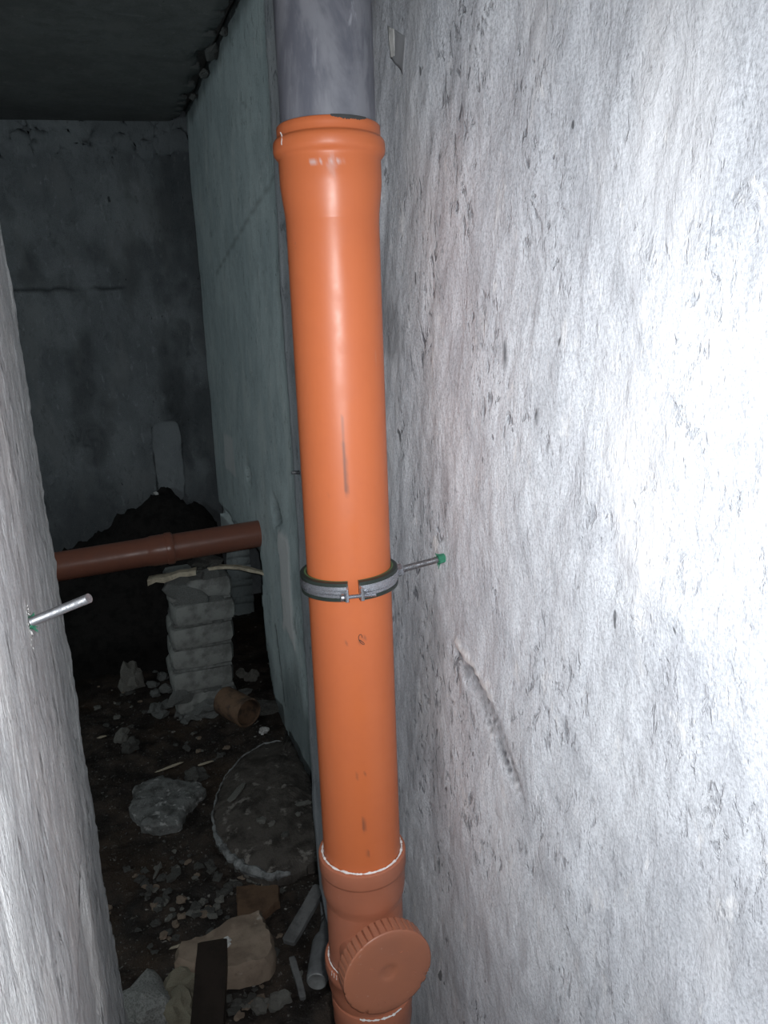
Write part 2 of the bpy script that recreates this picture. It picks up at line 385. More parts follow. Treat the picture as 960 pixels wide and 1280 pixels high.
# return face of the passage wall end is the rim of wall_right; a dark chamber lies beyond the broken opening
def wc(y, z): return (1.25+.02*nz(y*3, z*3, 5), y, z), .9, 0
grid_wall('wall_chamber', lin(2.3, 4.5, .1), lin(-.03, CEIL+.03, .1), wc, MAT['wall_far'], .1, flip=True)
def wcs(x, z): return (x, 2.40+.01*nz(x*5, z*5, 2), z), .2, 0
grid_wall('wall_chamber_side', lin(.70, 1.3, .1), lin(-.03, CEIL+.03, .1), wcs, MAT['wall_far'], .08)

# --- far wall
FA = Vector((.60, 4.16, 0)); FD = (Vector((-2.3, 4.72, 0))-FA); FLEN = FD.length; FD.normalize(); FN = Vector((FD.y, -FD.x, 0))
if FN.y > 0: FN = -FN
def wf(u, z):
    d = .003*nz(u*2, z*2, 31, 3)+.003*nz(u*10, z*7, 9, 4); s = 0.; p = 0.
    s = max(s, .75*sstep(.008, .003, abs(z-1.745-.012*u+.006*nz(u*6, 1, 1))+(.0 if u < .95 else .1)))   # level crack / shutter joint
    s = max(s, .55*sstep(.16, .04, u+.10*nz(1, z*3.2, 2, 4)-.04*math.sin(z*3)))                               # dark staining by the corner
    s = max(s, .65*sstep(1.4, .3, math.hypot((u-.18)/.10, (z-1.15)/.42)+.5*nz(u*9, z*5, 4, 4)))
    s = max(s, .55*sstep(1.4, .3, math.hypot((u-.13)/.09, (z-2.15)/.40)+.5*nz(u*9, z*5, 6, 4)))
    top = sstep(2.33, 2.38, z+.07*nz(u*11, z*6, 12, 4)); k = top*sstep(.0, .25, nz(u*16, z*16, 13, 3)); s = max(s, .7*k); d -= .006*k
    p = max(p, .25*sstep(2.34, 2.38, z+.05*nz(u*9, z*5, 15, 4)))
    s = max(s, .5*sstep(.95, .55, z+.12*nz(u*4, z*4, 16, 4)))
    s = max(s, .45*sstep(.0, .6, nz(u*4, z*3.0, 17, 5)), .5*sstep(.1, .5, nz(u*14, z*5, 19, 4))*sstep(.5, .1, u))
    r = max(abs(u-.245)/.043, abs(z-.88)/.19)+.05*nz(u*20, z*20, 2); k = sstep(1.05, .92, r); p = max(p, .35*k); s *= 1-k; d += .004*k
    for bu, bz in ((.60, 1.02), (.64, .99)): s = max(s, .6*sstep(1.1, .5, math.hypot((u-bu)/.03, (z-bz)/.012)+.3*nz(u*30, z*30, 2)))
    q = FA+FD*u+FN*d
    return (q.x, q.y, z), min(1, s), p
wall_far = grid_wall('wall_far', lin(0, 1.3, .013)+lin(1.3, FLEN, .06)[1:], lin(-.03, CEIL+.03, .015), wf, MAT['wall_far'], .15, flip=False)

# --- the rest of the shell, outside the view
def plain(name, a, b, mat, kind='structure'):
    (x0, y0, z0), (x1, y1, z1) = a, b; bm = bmesh.new(); bmesh.ops.create_cube(bm, size=1)
    for v in bm.verts: v.co = ((x0+x1)/2+v.co.x*(x1-x0), (y0+y1)/2+v.co.y*(y1-y0), (z0+z1)/2+v.co.z*(z1-z0))
    me = bpy.data.meshes.new(name); bm.to_mesh(me); bm.free(); o = link(name, me, mat, None, False); o['kind'] = kind; return o
plain('wall_behind', (-2.5, -1.12, -.03), (.55, -1.0, CEIL+.03), MAT['wall_near'])
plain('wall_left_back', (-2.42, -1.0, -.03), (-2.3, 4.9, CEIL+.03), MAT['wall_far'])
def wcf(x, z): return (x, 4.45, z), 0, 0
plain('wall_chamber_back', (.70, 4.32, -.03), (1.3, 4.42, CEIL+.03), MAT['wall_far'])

# --- ceiling: a slab with board marks that stops short of the side wall (dark joint)
def ce(x, y):
    e = .512+.014*nz(y*5, 2, 2, 4)+.006*nz(y*30, 2, 2, 3)
    xx = x if x < .50 else e
    if 3.05 < y < 3.25 and x >= .50: xx -= .035*sstep(.08, .02, abs(y-3.15))
    d = .002*nz(x*2, y*9, 3, 3); p = .8*sstep(.0025, .001, abs(y-3.0-.012*math.sin(x*7)))*sstep(.1, .4, nz(x*9, 3, 3))*(1 if -.1 < x < .25 else 0)
    p = max(p, .6*sstep(.002, .001, abs(y-2.78-.03*x))*(1 if .1 < x < .3 else 0))
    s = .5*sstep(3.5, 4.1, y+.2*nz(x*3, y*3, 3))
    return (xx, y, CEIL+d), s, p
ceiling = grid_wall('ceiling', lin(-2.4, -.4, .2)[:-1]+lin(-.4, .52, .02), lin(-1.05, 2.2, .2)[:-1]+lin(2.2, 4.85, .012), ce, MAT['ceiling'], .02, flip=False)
plain('ceiling_joint', (-2.5, -1.1, CEIL+.055), (1.4, 5.0, CEIL+.12), MAT['ceiling'])
for i, (y, x, sz) in enumerate(((3.05, .535, .030), (3.30, .545, .022), (3.62, .545, .018), (2.86, .548, .016))):
    me = stone_mesh('mortar_lump', 40+i, 2, .8, .4, MAT['mortar']); o = link('mortar_lump', me, None, wall_side); o.location = (x, y, CEIL-.02); o.scale = (sz*.8, sz*1.8, sz)

# --- floor: damp earth
def fl(x, y):
    d = .018*nz(x*3, y*3, 1, 4)+.010*nz(x*14, y*14, 2, 4)+.004*nz(x*50, y*50, 7, 2)
    d += .05*sstep(.1, .55, x)*sstep(1.9, 3.0, y)*.4
    return (x, y, d-.008), 0, 0
floor = grid_wall('floor', lin(-2.45, -.6, .15)[:-1]+lin(-.6, .75, .011)+lin(.75, 1.35, .1)[1:], lin(-1.1, 1.35, .12)[:-1]+lin(1.35, 3.3, .011)+lin(3.3, 4.9, .05)[1:], fl, MAT['floor'], .05, flip=False)
def fz(x, y): return fl(x, y)[0][2]

# ================================================================= MAIN STACK OF PIPES
PX, PY = .2885, .920
def solve_prof(o, prof): pass
# --- grey upper pipe
gp = MB(); gp.lathe([(.0548, 1.70), (.0548, 2.12), (.0548, 2.515)], 96)
gp.lathe([(.0515, 1.70), (.0515, 2.515)], 96)
g = gp.build('grey_drain_pipe', MAT['grey']); g.location = (PX, PY, 0)
tag(g, 'grey plastic drain pipe with whitish smears, pushed into the top of the orange pipe', 'pipe')

# --- long orange pipe with its socket
op = empty('orange_sewer_pipe', (PX, PY, .72)); tag(op, 'long bright orange vertical sewer pipe held by the steel clamp', 'pipe')
def seg_obj(mb, name, mat, parent, z0, angle=35):
    o = mb.build(name, mat, parent, angle=angle); o.location = (0, 0, -z0); return o
zs = [1.655-(1.655-.72)*i/180 for i in range(181)]
b = MB().lathe([(.055, z) for z in zs] + [(.0515, .72)] + [(.0515, 1.655)], 128)
body = seg_obj(b, 'pipe_body', MAT['orange'], op, .72)
def paint(o, fn):
    me = o.data; s = []; p = []
    for v in me.vertices: a, c = fn(v.co); s.append(max(0., min(1., a))); p.append(max(0., min(1., c)))
    me.attributes.new('stain_shade', 'FLOAT', 'POINT').data.foreach_set('value', s); me.attributes.new('pale', 'FLOAT', 'POINT').data.foreach_set('value', p)
CAZ = math.atan2(-PY, -PX)     # azimuth from the pipe towards where the photographer stood
def body_marks(co):
    a = math.atan2(co.y, co.x)-CAZ; a = (a+PI) % (2*PI)-PI; u = a*.055; z = co.z; s = 0; p = 0
    for u0, z0, u1, z1, w_, k in ((.0005, 1.395, .0015, 1.335, .0022, .8), (.0, 1.43, .001, 1.40, .0012, .5), (.004, .885, .004, .868, .0022, .7), (.008, .835, .008, .828, .0022, .5), (-.002, .955, -.002, .945, .0012, .4)):
        d, t = seg_d(u, z, (u0, z0), (u1, z1)); s = max(s, k*sstep(w_*1.4, w_*.4, d+.0006*nz(u*200, z*90, 1)))
    for k, (uu, zz) in enumerate(((-.022, 1.335), (.016, 1.145), (.010, 1.142), (-.008, 1.142), (.009, .955), (.002, 1.31))):
        s = max(s, .6*sstep(.0028, .001, math.hypot(u-uu, z-zz)))
    return s, p
paint(body, body_marks)
hr = MB(); pts = []
for k in range(12):
    a = CAZ+(.20+.10*math.cos(k*.75)*(.3+k*.06)); pts.append((.0556*math.cos(a), .0556*math.sin(a), 1.147+.006*math.sin(k*.62)-.0005*k))
hair = hr.tube(pts, .00045, 5).build('stuck_fibre', MAT['hair'], op); hair.location = (0, 0, -.72)
prof = [(.0555, 1.7535), (.0585, 1.7535), (.0597, 1.7522), (.0597, 1.7415), (.0602, 1.7400), (.0625, 1.7390), (.0642, 1.7365), (.0648, 1.7330), (.0648, 1.7270), (.0640, 1.7235), (.0618, 1.7205), (.0598, 1.7185), (.0594, 1.716), (.0594, 1.693), (.0590, 1.688), (.0578, 1.677), (.0565, 1.667), (.0556, 1.659), (.0551, 1.650)]
fine = []
for (r0, z0), (r1, z1) in zip(prof, prof[1:]):
    k = max(1, int(abs(z1-z0)/.004))
    fine += [(r0+(r1-r0)*i/k, z0+(z1-z0)*i/k) for i in range(k)]
fine.append(prof[-1])
sk = seg_obj(MB().lathe(fine, 160), 'socket', MAT['orange'], op, .72, 50)
def sock_marks(co):
    a = math.atan2(co.y, co.x)-CAZ; a = (a+PI) % (2*PI)-PI; u = a*.059; z = co.z; p = 0; s = 0
    for uu, zz, r in ((-.018, 1.7065, .0045), (.001, 1.7055, .004), (.010, 1.7055, .004), (.016, 1.705, .003), (-.010, 1.706, .002)):
        p = max(p, .65*sstep(1.2, .5, math.hypot((u-uu)/r, (z-zz)/.002)+.4*nz(u*300, z*300, 2)))
    p = max(p, .25*sstep(1.2, .4, math.hypot((u-.002)/.006, (z-1.702)/.012)+.5*nz(u*200, z*90, 4)))
    return s, p
paint(sk, sock_marks)
# grey-black grime where the socket lip is chipped
dm = MB(); n = 40; vs = []; fs = []
for k in range(n):
    a = CAZ+.05+(.78-.05)*k/(n-1); h = (.0035+.0035*abs(nz(k*.35, 3, 1, 4)))*math.sin(PI*min(.999, .08+k/(n-1)*.86))**.6
    for r, z in ((.0560, 1.7540), (.0592, 1.7540), (.0600, 1.7525), (.0600, 1.7535-h)): vs.append((r*math.cos(a), r*math.sin(a), z))
for k in range(n-1):
    for j in range(3): fs.append((k*4+j, k*4+j+1, k*4+5+j, k*4+4+j))
o = dm.add(vs, fs).build('lip_grime', MAT['black_dirt'], op); o.location = (0, 0, -.72); tag(o, 'grey-black grime on the chipped lip')
# clear sliver of film at the left of the bead
sm = MB().tube([(-.0612+.001*math.sin(k), -.018-.003*k*.4, 1.742-.0028*k) for k in range(6)], .0006, 5).build('torn_film', MAT['seal_glint'], op); sm.location = (0, 0, -.72)

# --- inspection tee
tee = empty('inspection_tee', (PX, PY, .06)); tag(tee, 'brownish orange inspection fitting with round screw cap, below the orange pipe', 'pipe fitting')
def tobj(mb, name, mat, angle=40): o = mb.build(name, mat, tee, angle=angle); o.location = (0, 0, -.06); return o
tobj(MB().lathe([(.0555, .8015), (.0600, .8015), (.0622, .800), (.0628, .797), (.0628, .780), (.0622, .7775), (.0612, .7765), (.0608, .7745), (.0608, .752), (.0603, .748), (.0596, .742), (.0590, .736), (.0565, .729), (.0557, .722)], 128), 'socket', MAT['terra'])
tobj(MB().lathe([(.0557, .724), (.0557, .56), (.052, .56), (.052, .724)], 128, closed=True), 'tee_body', MAT['terra'])
tobj(MB().lathe([(.0557, .622), (.0605, .6235), (.0624, .622), (.0630, .618), (.0630, .608), (.0618, .601), (.0600, .598), (.0594, .580), (.0566, .566), (.0557, .56)], 128), 'collar', MAT['terra'])
LS = Matrix.Translation((.0060, .002, 0)); tobj(MB().lathe([(.0530, .556), (.0575, .556), (.0605, .554), (.0612, .550), (.0612, .536), (.0602, .530), (.0600, .51), (.0570, .49), (.0553, .48), (.0553, .02)], 128, LS), 'lower_socket', MAT['terra'])
def ring_bead(z, r, w0, seed, a0=0., a1=2*PI, dx=0.):
    n = 200; pts = []; rr = []
    for k in range(n+1):
        a = a0+(a1-a0)*k/n; pts.append((dx+r*math.cos(a), r*math.sin(a), z+.0010*nz(math.cos(a)*9, math.sin(a)*9, seed, 3))); rr.append(w0*(1+.9*nz(math.cos(a)*11, math.sin(a)*11, seed+4, 4)))
    return MB().tube(pts, rr, 8)
o = tobj(ring_bead(.8020, .0570, .0014, 1), 'sealant_glint_bead', MAT['seal_glint']); tag(o, 'white bead of sealant')
o = tobj(ring_bead(.6245, .0572, .0009, 5), 'sealant_glint_bead', MAT['seal_glint']); tag(o, 'thin white line of sealant on the collar')
o = tobj(ring_bead(.5560, .0592, .0012, 8, CAZ-.35, CAZ+.75, .006), 'sealant_glint_bead', MAT['seal_glint']); tag(o, 'white arc for the glints on the lowest socket')  # white arc stands in for glints along this rim
for k in range(3): 
    a = CAZ-.82-.09*k
    o = tobj(MB().tube([(.0615*math.cos(a), .0615*math.sin(a), .624), (.0632*math.cos(a+.02), .0632*math.sin(a+.02), .618)], .0004, 5), 'white_thread', MAT['seal_glint'])
# branch neck and screw cap
CZ = .6625; AZ = CAZ+math.radians(19.0); TILT = math.radians(0)
ax = Vector((math.cos(AZ), math.sin(AZ), math.tan(TILT))).normalized()
ncm = axis_m(Vector((0, 0, CZ))-Vector((0, 0, .0)), ax)
tobj(MB().lathe([(.050, .0), (.050, .058), (.0525, .060), (.0525, .066), (.050, .066)], 96, ncm), 'branch_neck', MAT['terra'])
NR = 40
def ribbed(a, z):
    t = (a*NR/(2*PI)) % 1.0; g_ = sstep(.36, .47, abs(t-.5)); return 1-.035*g_
RCAP = .0648
capp = [(.051, .060), (RCAP-.0012, .060), (RCAP, .0612), (RCAP, .0855)]
cm = MB().lathe(capp, NR*10, ncm, fr=ribbed)
cap = cm.build('screw_cap', MAT['terra_cap'], tee, angle=35); cap.location = (0, 0, -.06)
CH = -.40
def chip(a, z):
    k = 0
    for c0, w_, dp in ((CH, .085, .06), (CH-.24, .07, .05), (CH+.12, .03, .02), (-2.42, .075, .01), (-2.12, .06, .055), (-2.62, .03, .02), (2.2, .05, .012), (-1.05, .035, .02), (1.2, .03, .008), (-2.95, .05, .015)):
        d = abs((a-c0+PI) % (2*PI)-PI); k = max(k, dp*sstep(w_, w_*.3, d))
    return 1-k
rings = [(RCAP, .0850), (RCAP+.0008, .0862), (RCAP+.0002, .0875), (RCAP-.0020, .0884), (.054, .0886), (.047, .0885), (.038, .0883), (.028, .0882), (.018, .0882), (.0125, .0881), (.0105, .0874), (.006, .0868), (.0005, .0867)]
# figure out the angle convention for the cap face: -Y local etc. does not matter, chips are placed by angle
fm = MB().lathe(rings, 240, ncm, fr=lambda a, z: chip(a, z) if z > .084 else 1)
nicks = []; ce_ = Vector((-ax.y, ax.x, 0)).normalized()
for u_, v_, u2, v2 in ((.018, .026, .022, .027), (.027, .025, .030, .0235), (.034, -.016, .040, -.020), (.036, -.012, .042, -.016), (-.018, -.040, -.017, -.046), (-.008, -.043, -.007, -.047), (-.028, .018, -.022, .015)):
    nicks.append(MB().tube([Vector((0, 0, CZ))+ax*.0887+ce_*a_+Z*b_ for a_, b_ in ((u_, v_), ((u_+u2)/2+.0004, (v_+v2)/2), (u2, v2))], .00055, 5))
face = fm.build('cap_face', MAT['terra_cap'], cap, angle=60)
for mk in nicks: mk.build('face_nick', MAT['terra_cap'], cap)

# ================================================================= PIPE CLAMP
CLZ = 1.2115
cl = empty('pipe_clamp', (PX, PY, CLZ-.014)); tag(cl, 'galvanised steel clamp with black rubber lining around the orange pipe', 'pipe clamp')
def cobj(mb, name, mat, parent=cl, angle=35): o = mb.build(name, mat, parent, angle=angle); o.location = (0, 0, .014) if parent == cl else (0, 0, 0); return o
GA = CAZ+math.radians(4.5); HG = .115       # direction of the gap and its half angle
# rubber lining: a C-section wrapped over both edges of the band
rb = [(.0553, -.0125), (.0600, -.0128), (.0638, -.0118), (.0640, -.0072), (.0612, -.0068), (.0612, .0068), (.0640, .0072), (.0638, .0118), (.0600, .0128), (.0553, .0125)]
tilt = Matrix.Rotation(math.radians(1.5), 4, Vector((math.cos(CAZ), math.sin(CAZ), 0)))
cobj(MB().lathe(rb, 150, tilt, True, GA+HG, GA+2*PI-HG), 'rubber_lining', MAT['rubber'])
cobj(MB().lathe([(.0560, .0126), (.0575, .0130), (.0590, .0126), (.0575, .0124)], 150, tilt, True, GA+HG, GA+2*PI-HG), 'rubber_highlight', MAT['rubber_highlight'])  # green strip paints in the highlight along the rubber's top edge
bd = [(.0612, -.0080), (.0632, -.0080), (.0636, -.0032), (.0648, -.0018), (.0648, .0018), (.0636, .0032), (.0632, .0080), (.0612, .0080)]
OPP = GA+PI
halves = []
for a0, a1 in ((GA+HG-.005, OPP-.06), (OPP+.06, GA+2*PI-HG+.005)):
    halves.append(cobj(MB().lathe(bd, 80, tilt, True, a0, a1), 'band_half', MAT['zinc']))
def ear(a, sgn, parent):
    """flange bent outwards at the end of a band half, with a rolled edge"""
    m = MB(); t = Vector((-math.sin(a), math.cos(a), 0)); r = Vector((math.cos(a), math.sin(a), 0)); vs = []
    prof_ = [(.0615, 0), (.0640, .0), (.0665, -.0005), (.0700, -.0012), (.0730, -.0005), (.0742, .0015)]
    for rr, tt in prof_:
        for th in (0, .0016):
            for zz in (-.0105, .0085): vs.append(tilt @ (r*rr+t*sgn*(tt+th)*1.0+Vector((0, 0, zz*(1 if rr < .072 else .85)))))
    fs = []
    for k in range(len(prof_)-1):
        b0 = k*4; fs += [(b0, b0+1, b0+5, b0+4), (b0+2, b0+6, b0+7, b0+3), (b0, b0+4, b0+6, b0+2), (b0+1, b0+3, b0+7, b0+5)]
    fs += [(0, 2, 3, 1), (len(vs)-4, len(vs)-3, len(vs)-1, len(vs)-2)]
    return m.add(vs, fs).build('ear', MAT['zinc'], parent)
ear(GA-HG, -1, halves[1]); ear(GA+HG, 1, halves[0]); ear(OPP-.06, -1, halves[0]); ear(OPP+.06, 1, halves[1])
def thread_mb(p0, p1, r, pitch=.0017, depth=.0008):
    p0 = Vector(p0); p1 = Vector(p1); L = (p1-p0).length; n = int(L/(pitch/2)); m = axis_m(p0, p1-p0)
    pr = [(0.0001, 0)]+[((r if k % 2 else r-depth), L*k/n) for k in range(n+1)]+[(.0001, L)]
    return MB().lathe(pr, 18, m)
for aa in (GA, OPP):
    r = Vector((math.cos(aa), math.sin(aa), 0)); t = Vector((-math.sin(aa), math.cos(aa), 0)); zc = Vector((0, 0, -.0035))
    s0 = tilt @ (r*.0695 - t*.0145 + zc); s1 = tilt @ (r*.0695 + t*.0265 + zc)
    sc = cobj(thread_mb(s0, s1, .0027, .001, .0004), 'clamp_screw', MAT['zinc'])
    hm = axis_m(s0, s0-s1); h = MB().lathe([(.0001, .0035), (.003, .0034), (.0048, .0022), (.0052, 0), (.0052, -.0008), (.0001, -.0008)], 20, hm).build('screw_head', MAT['zinc'], sc)
# boss nut and the threaded stud into the wall plug
A = Vector((math.cos(-.145), math.sin(-.145), 0)); 
st0 = A*.0625+Vector((0, 0, .0015)); st1 = Vector((XR-PX-.001, .9022-PY, .0115))
hexm = MB(); dirn = (st1-st0).normalized(); hm = axis_m(st0, dirn)
hexm.lathe([(.0001, .0), (.0085, 0), (.0088, .001), (.0088, .0085), (.0078, .0095), (.0001, .0095)], 6, hm); cobj(hexm, 'boss_nut', MAT['zinc'], cl, 20)
stud = cobj(thread_mb(st0+dirn*.009, st1+dirn*.02, .0044), 'threaded_stud', MAT['zinc_dark'])
def plug_mb(c, d, out=.0045, r=.0066):
    m = axis_m(c, d); mb = MB().lathe([(.0040, -.012), (.0055, -.012), (r, out*.4), (r+.0008, out), (.0042, out+.0008)], 14, m, fr=lambda a, z: 1+.10*math.sin(a*5+1)*(1 if z > 0 else .2))
    for k in range(9):
        a = k*.7+random.random(); q = m @ Vector((r*math.cos(a), r*math.sin(a), out)); e = m @ Vector(((r+.002+.004*random.random())*math.cos(a), (r+.002+.003*random.random())*math.sin(a), out+.001+.004*random.random()))
        mb.tube([q, e], [.0010, .0003], 5)
    return mb
cobj(plug_mb(st1, -dirn, .0040), 'wall_plug', MAT['green_plug'])

# --- loose stud in the left wall
XL = -.0945; ls = empty('wall_stud', (XL, .874, 1.229)); tag(ls, 'bare threaded steel stud in a green plug, sticking out of the left wall', 'stud')
tip = Vector((.0665, -.045, .033))
d = tip.normalized(); MB().add([], [])
thread_mb((d*.004), tip, .0052, .0022, .0012).build('threaded_rod', MAT['zinc_dark'], ls)
plug_mb(Vector((.001, 0, 0)), Vector((1, 0, 0)), .0045, .0068).build('wall_plug', MAT['green_plug'], ls)
fk = MB()
for k in range(26):
    a = random.uniform(0, 2*PI); rr = random.uniform(.004, .017); yy = math.cos(a)*rr*.8; zz = math.sin(a)*rr*1.7; e = random.uniform(.0012, .0035)
    q = Vector((.0010, yy, zz)); n3 = [q+Vector((random.uniform(0, .0028), random.uniform(-e, e), random.uniform(-2*e, 2*e))) for _ in range(4)]
    fk.add(n3, [(0, 1, 2), (0, 2, 3), (0, 3, 1), (1, 3, 2)])
tag(fk.build('plaster_flakes', MAT['white_chip'], ls, angle=0), kind='stuff')
# --- short stud end on the passage wall behind the orange pipe
sb = thread_mb((0, 0, 0), (-.022, -.004, .002), .0042).build('wall_stud', MAT['zinc_dark']); sb.location = (XR+.004, 1.660, 1.217)
tag(sb, 'tiny steel stud end just left of the orange pipe, on the wall behind it', 'stud')

# --- scrap of pale film stuck high on the right wall
def patch(name, corners, mat, dx, parent):
    vs = []; n = 8
    for i in range(n+1):
        for j in range(n+1):
            u, v = i/n, j/n; a = Vector(corners[0]).lerp(Vector(corners[1]), u); b_ = Vector(corners[3]).lerp(Vector(corners[2]), u); q = a.lerp(b_, v)
            base = wr(q.x, q.y)[0][0]; e = min(u, v, 1-u, 1-v)
            vs.append((base-dx-.0012*(e < .01 and 0 or 1)+.0003, q.x+.0008*nz(u*6, v*6, 1), q.y+.0008*nz(u*6, v*6, 3)))
    fs = [(i*(n+1)+j, (i+1)*(n+1)+j, (i+1)*(n+1)+j+1, i*(n+1)+j+1) for i in range(n) for j in range(n)]
    o = MB().add(vs, fs).build(name, mat, parent); md = o.modifiers.new('thickness', 'SOLIDIFY'); md.thickness = .0004; return o
tag(patch('plaster_patch', [(1.030, 1.905), (.975, 1.875), (.985, 1.835), (1.030, 1.868)], MAT['smooth_patch'], .0002, wall_right), 'smooth grey patch')
tag(patch('pale_scrap', [(1.032, 1.906), (1.012, 1.896), (1.014, 1.866), (1.028, 1.868)], MAT['white_chip'], .0008, wall_right), 'pale scrap')

# ================================================================= BACK ROOM
# --- horizontal brown pipe
def hp(x): return Vector((x, 2.965+.0*x, .717+.0405*x))
bp = empty('brown_sewer_pipe', hp(.22)); tag(bp, 'dull brown horizontal sewer pipe crossing the dark back room over the brick pier', 'pipe')
dd = (hp(1)-hp(0)).normalized()
def hobj(mb, name): o = mb.build(name, MAT['pipe_brown'], bp); return o
hobj(MB().lathe([(.0515, -2.52), (.0545, -2.52), (.0545, -.10), (.0562, -.085), (.0590, -.075), (.0590, -.02)], 64, axis_m((0, 0, 0), dd)), 'pipe_section')
hobj(MB().lathe([(.0535, -.01), (.0535, .96), (.050, .96)], 64, axis_m((0, 0, 0), dd)), 'pipe_section')
hobj(MB().lathe([(.0588, -.024), (.0618, -.022), (.0625, -.012), (.0625, -.004), (.0600, .003), (.0575, .004), (.0565, .006), (.0532, .006)], 64, axis_m((0, 0, 0), dd)), 'coupling_ring')

# --- brick pier
pier = empty('brick_pier', (.30, 3.10, 0)); tag(pier, 'crooked pier of dirty pale bricks under the brown horizontal pipe', 'pier')
course = [(.005, .300, .006, -3), (.108, .290, 0, 2), (.205, .300, .002, -1.5), (.300, .305, -.010, 2.5), (.398, .318, -.015, 5), (.494, .312, -.002, -2)]
tops = {}
for k, (z, x, y, r) in enumerate(course):
    for j in range(2):
        h = .088 if k else .095
        rough_block('brick', (.25 if j == 0 else .245, .118, h), MAT['brick'], pier, 4, .005+.003*(k == 5), .010, k*2+j, (x-.30, -.065+y+j*.130, z+h/2), (random.uniform(-.015, .015), random.uniform(-.02, .02), math.radians(r)))
    if k:
        o = rough_block('mortar_bed', (.235, .235, .014), MAT['mortar'], pier, 5, .005, .003, k+30, ((x+course[k-1][1])/2-.30, 0, z-.004))
for j, (x, y, z, s) in enumerate(((-.02, -.135, .505, .07), (.060, -.128, .47, .050), (-.07, -.128, .555, .055), (.05, -.128, .565, .05), (.07, -.13, .40, .03), (-.05, -.128, .42, .035), (-.10, -.125, .10, .05), (.02, -.12, .11, .05))):
    o = link('mortar_smear', stone_mesh('mortar_smear', 60+j, 2, .9, .3, MAT['mortar']), None, pier); o.location = (x, y+.012, z); o.scale = (s, .012, s*1.2)
# packing between the pier and the pipe
pk = link('packing_stone', stone_mesh('packing_stone', 71, 3, .55, .3, MAT['stone_dark']), None); pk.location = (.335, 3.02, .632); pk.scale = (.065, .06, .052)
tag(pk, 'dark clod packed between the brown pipe and the top of the brick pier', 'stone')
def lath(pts, w_, h_, mat, label):
    vs = []; fs = []; pts = [Vector(p) for p in pts]
    for i, p in enumerate(pts):
        t = (pts[min(i+1, len(pts)-1)]-pts[max(i-1, 0)]).normalized(); s = t.cross(Z).normalized()
        k = 1-.25*noise.noise(p*30)
        for a, b_ in ((-1, -1), (1, -1), (1, 1), (-1, 1)): vs.append(p+s*a*w_/2*k+Z*b_*h_/2*k)
    n = len(pts)
    for i in range(n-1):
        for k in range(4): fs.append((i*4+k, i*4+(k+1) % 4, i*4+4+(k+1) % 4, i*4+4+k))
    fs += [(3, 2, 1, 0), tuple((n-1)*4+k for k in range(4))]
    o = MB().add(vs, fs).build('wooden_lath', mat, angle=30); tag(o, label, 'lath'); return o
lath([(.120+.03*k, 2.985-.006*k, .600+.0045*k+.004*math.sin(k*2)) for k in range(7)], .045, .020, MAT['lath'], 'pale splintered lath on the pier, sticking out to its left')
lath([(.35+.04*k, 2.99-.008*k, .618+.004*k-.0022*k*k+.002*math.sin(k*3)) for k in range(7)], .03, .012, MAT['lath'], 'thin curved lath on the pier, reaching right towards the broken wall')

# --- dark heap against the far wall
bm = bmesh.new(); N1, N2 = 90, 50; grid = []
for i in range(N1):
    row = []
    for j in range(N2):
        x = -1.0+1.53*i/(N1-1); y = 3.5+(4.10-.22*max(0, x+.0)-.0+.13*max(0, .3-x)-3.5)*j/(N2-1)
        prof_ = float(np.interp(x, (-1, -.6, -.29, -.03, .06, .26, .42, .53), (.0, .30, .46, .56, .66, .78, .72, .60)))
        ylim = sstep(3.5, 4.0, y)
        h = prof_*ylim
        n_ = nz(x*9, y*9, 3, 5)*.05+nz(x*30, y*30, 8, 3)*.018
        row.append(bm.verts.new((x, y, max(-.03, h-.03)+n_*min(1, prof_*3)*ylim)))
    grid.append(row)
for i in range(N1-1):
    for j in range(N2-1): bm.faces.new((grid[i][j], grid[i+1][j], grid[i+1][j+1], grid[i][j+1]))
me = bpy.data.meshes.new('soil_heap'); bm.to_mesh(me); bm.free()
heap = link('soil_heap', me, MAT['soil']); tag(heap, 'lumpy black heap of soil against the far wall behind the brown pipe', 'soil heap')
md = heap.modifiers.new('body', 'SOLIDIFY'); md.thickness = .02
o = link('plaster_crumb', stone_mesh('plaster_crumb', 88, 2, .7, .3, MAT['white_chip']), None); o.location = (.24, 3.93, .755); o.scale = (.014,)*3
tag(o, 'single white crumb on top of the black soil heap', 'crumb')

# ---------------------------------------------------------------- debris on the floor
def place(o, px, py, dz=0.): p = at_floor(px, py); o.location = (p.x, p.y, max(0, fz(p.x, p.y))*.5+dz); return p
def px_poly(pts): return [tuple(at_floor(x, y).to_2d()) for x, y in pts]
def stone(name, px, py, sx, sy, sz, mat, label, seed, rot=0, cat='stone', dz=0., amp=.35, sub=3):
    o = link(name, stone_mesh(name, seed, sub, 1.0, amp, mat), None); p = place(o, px, py, dz)
    o.location.z = fz(p.x, p.y)+sz*.55+dz; o.scale = (sx, sy, sz); o.rotation_euler = (0, 0, rot); tag(o, label, cat); return o
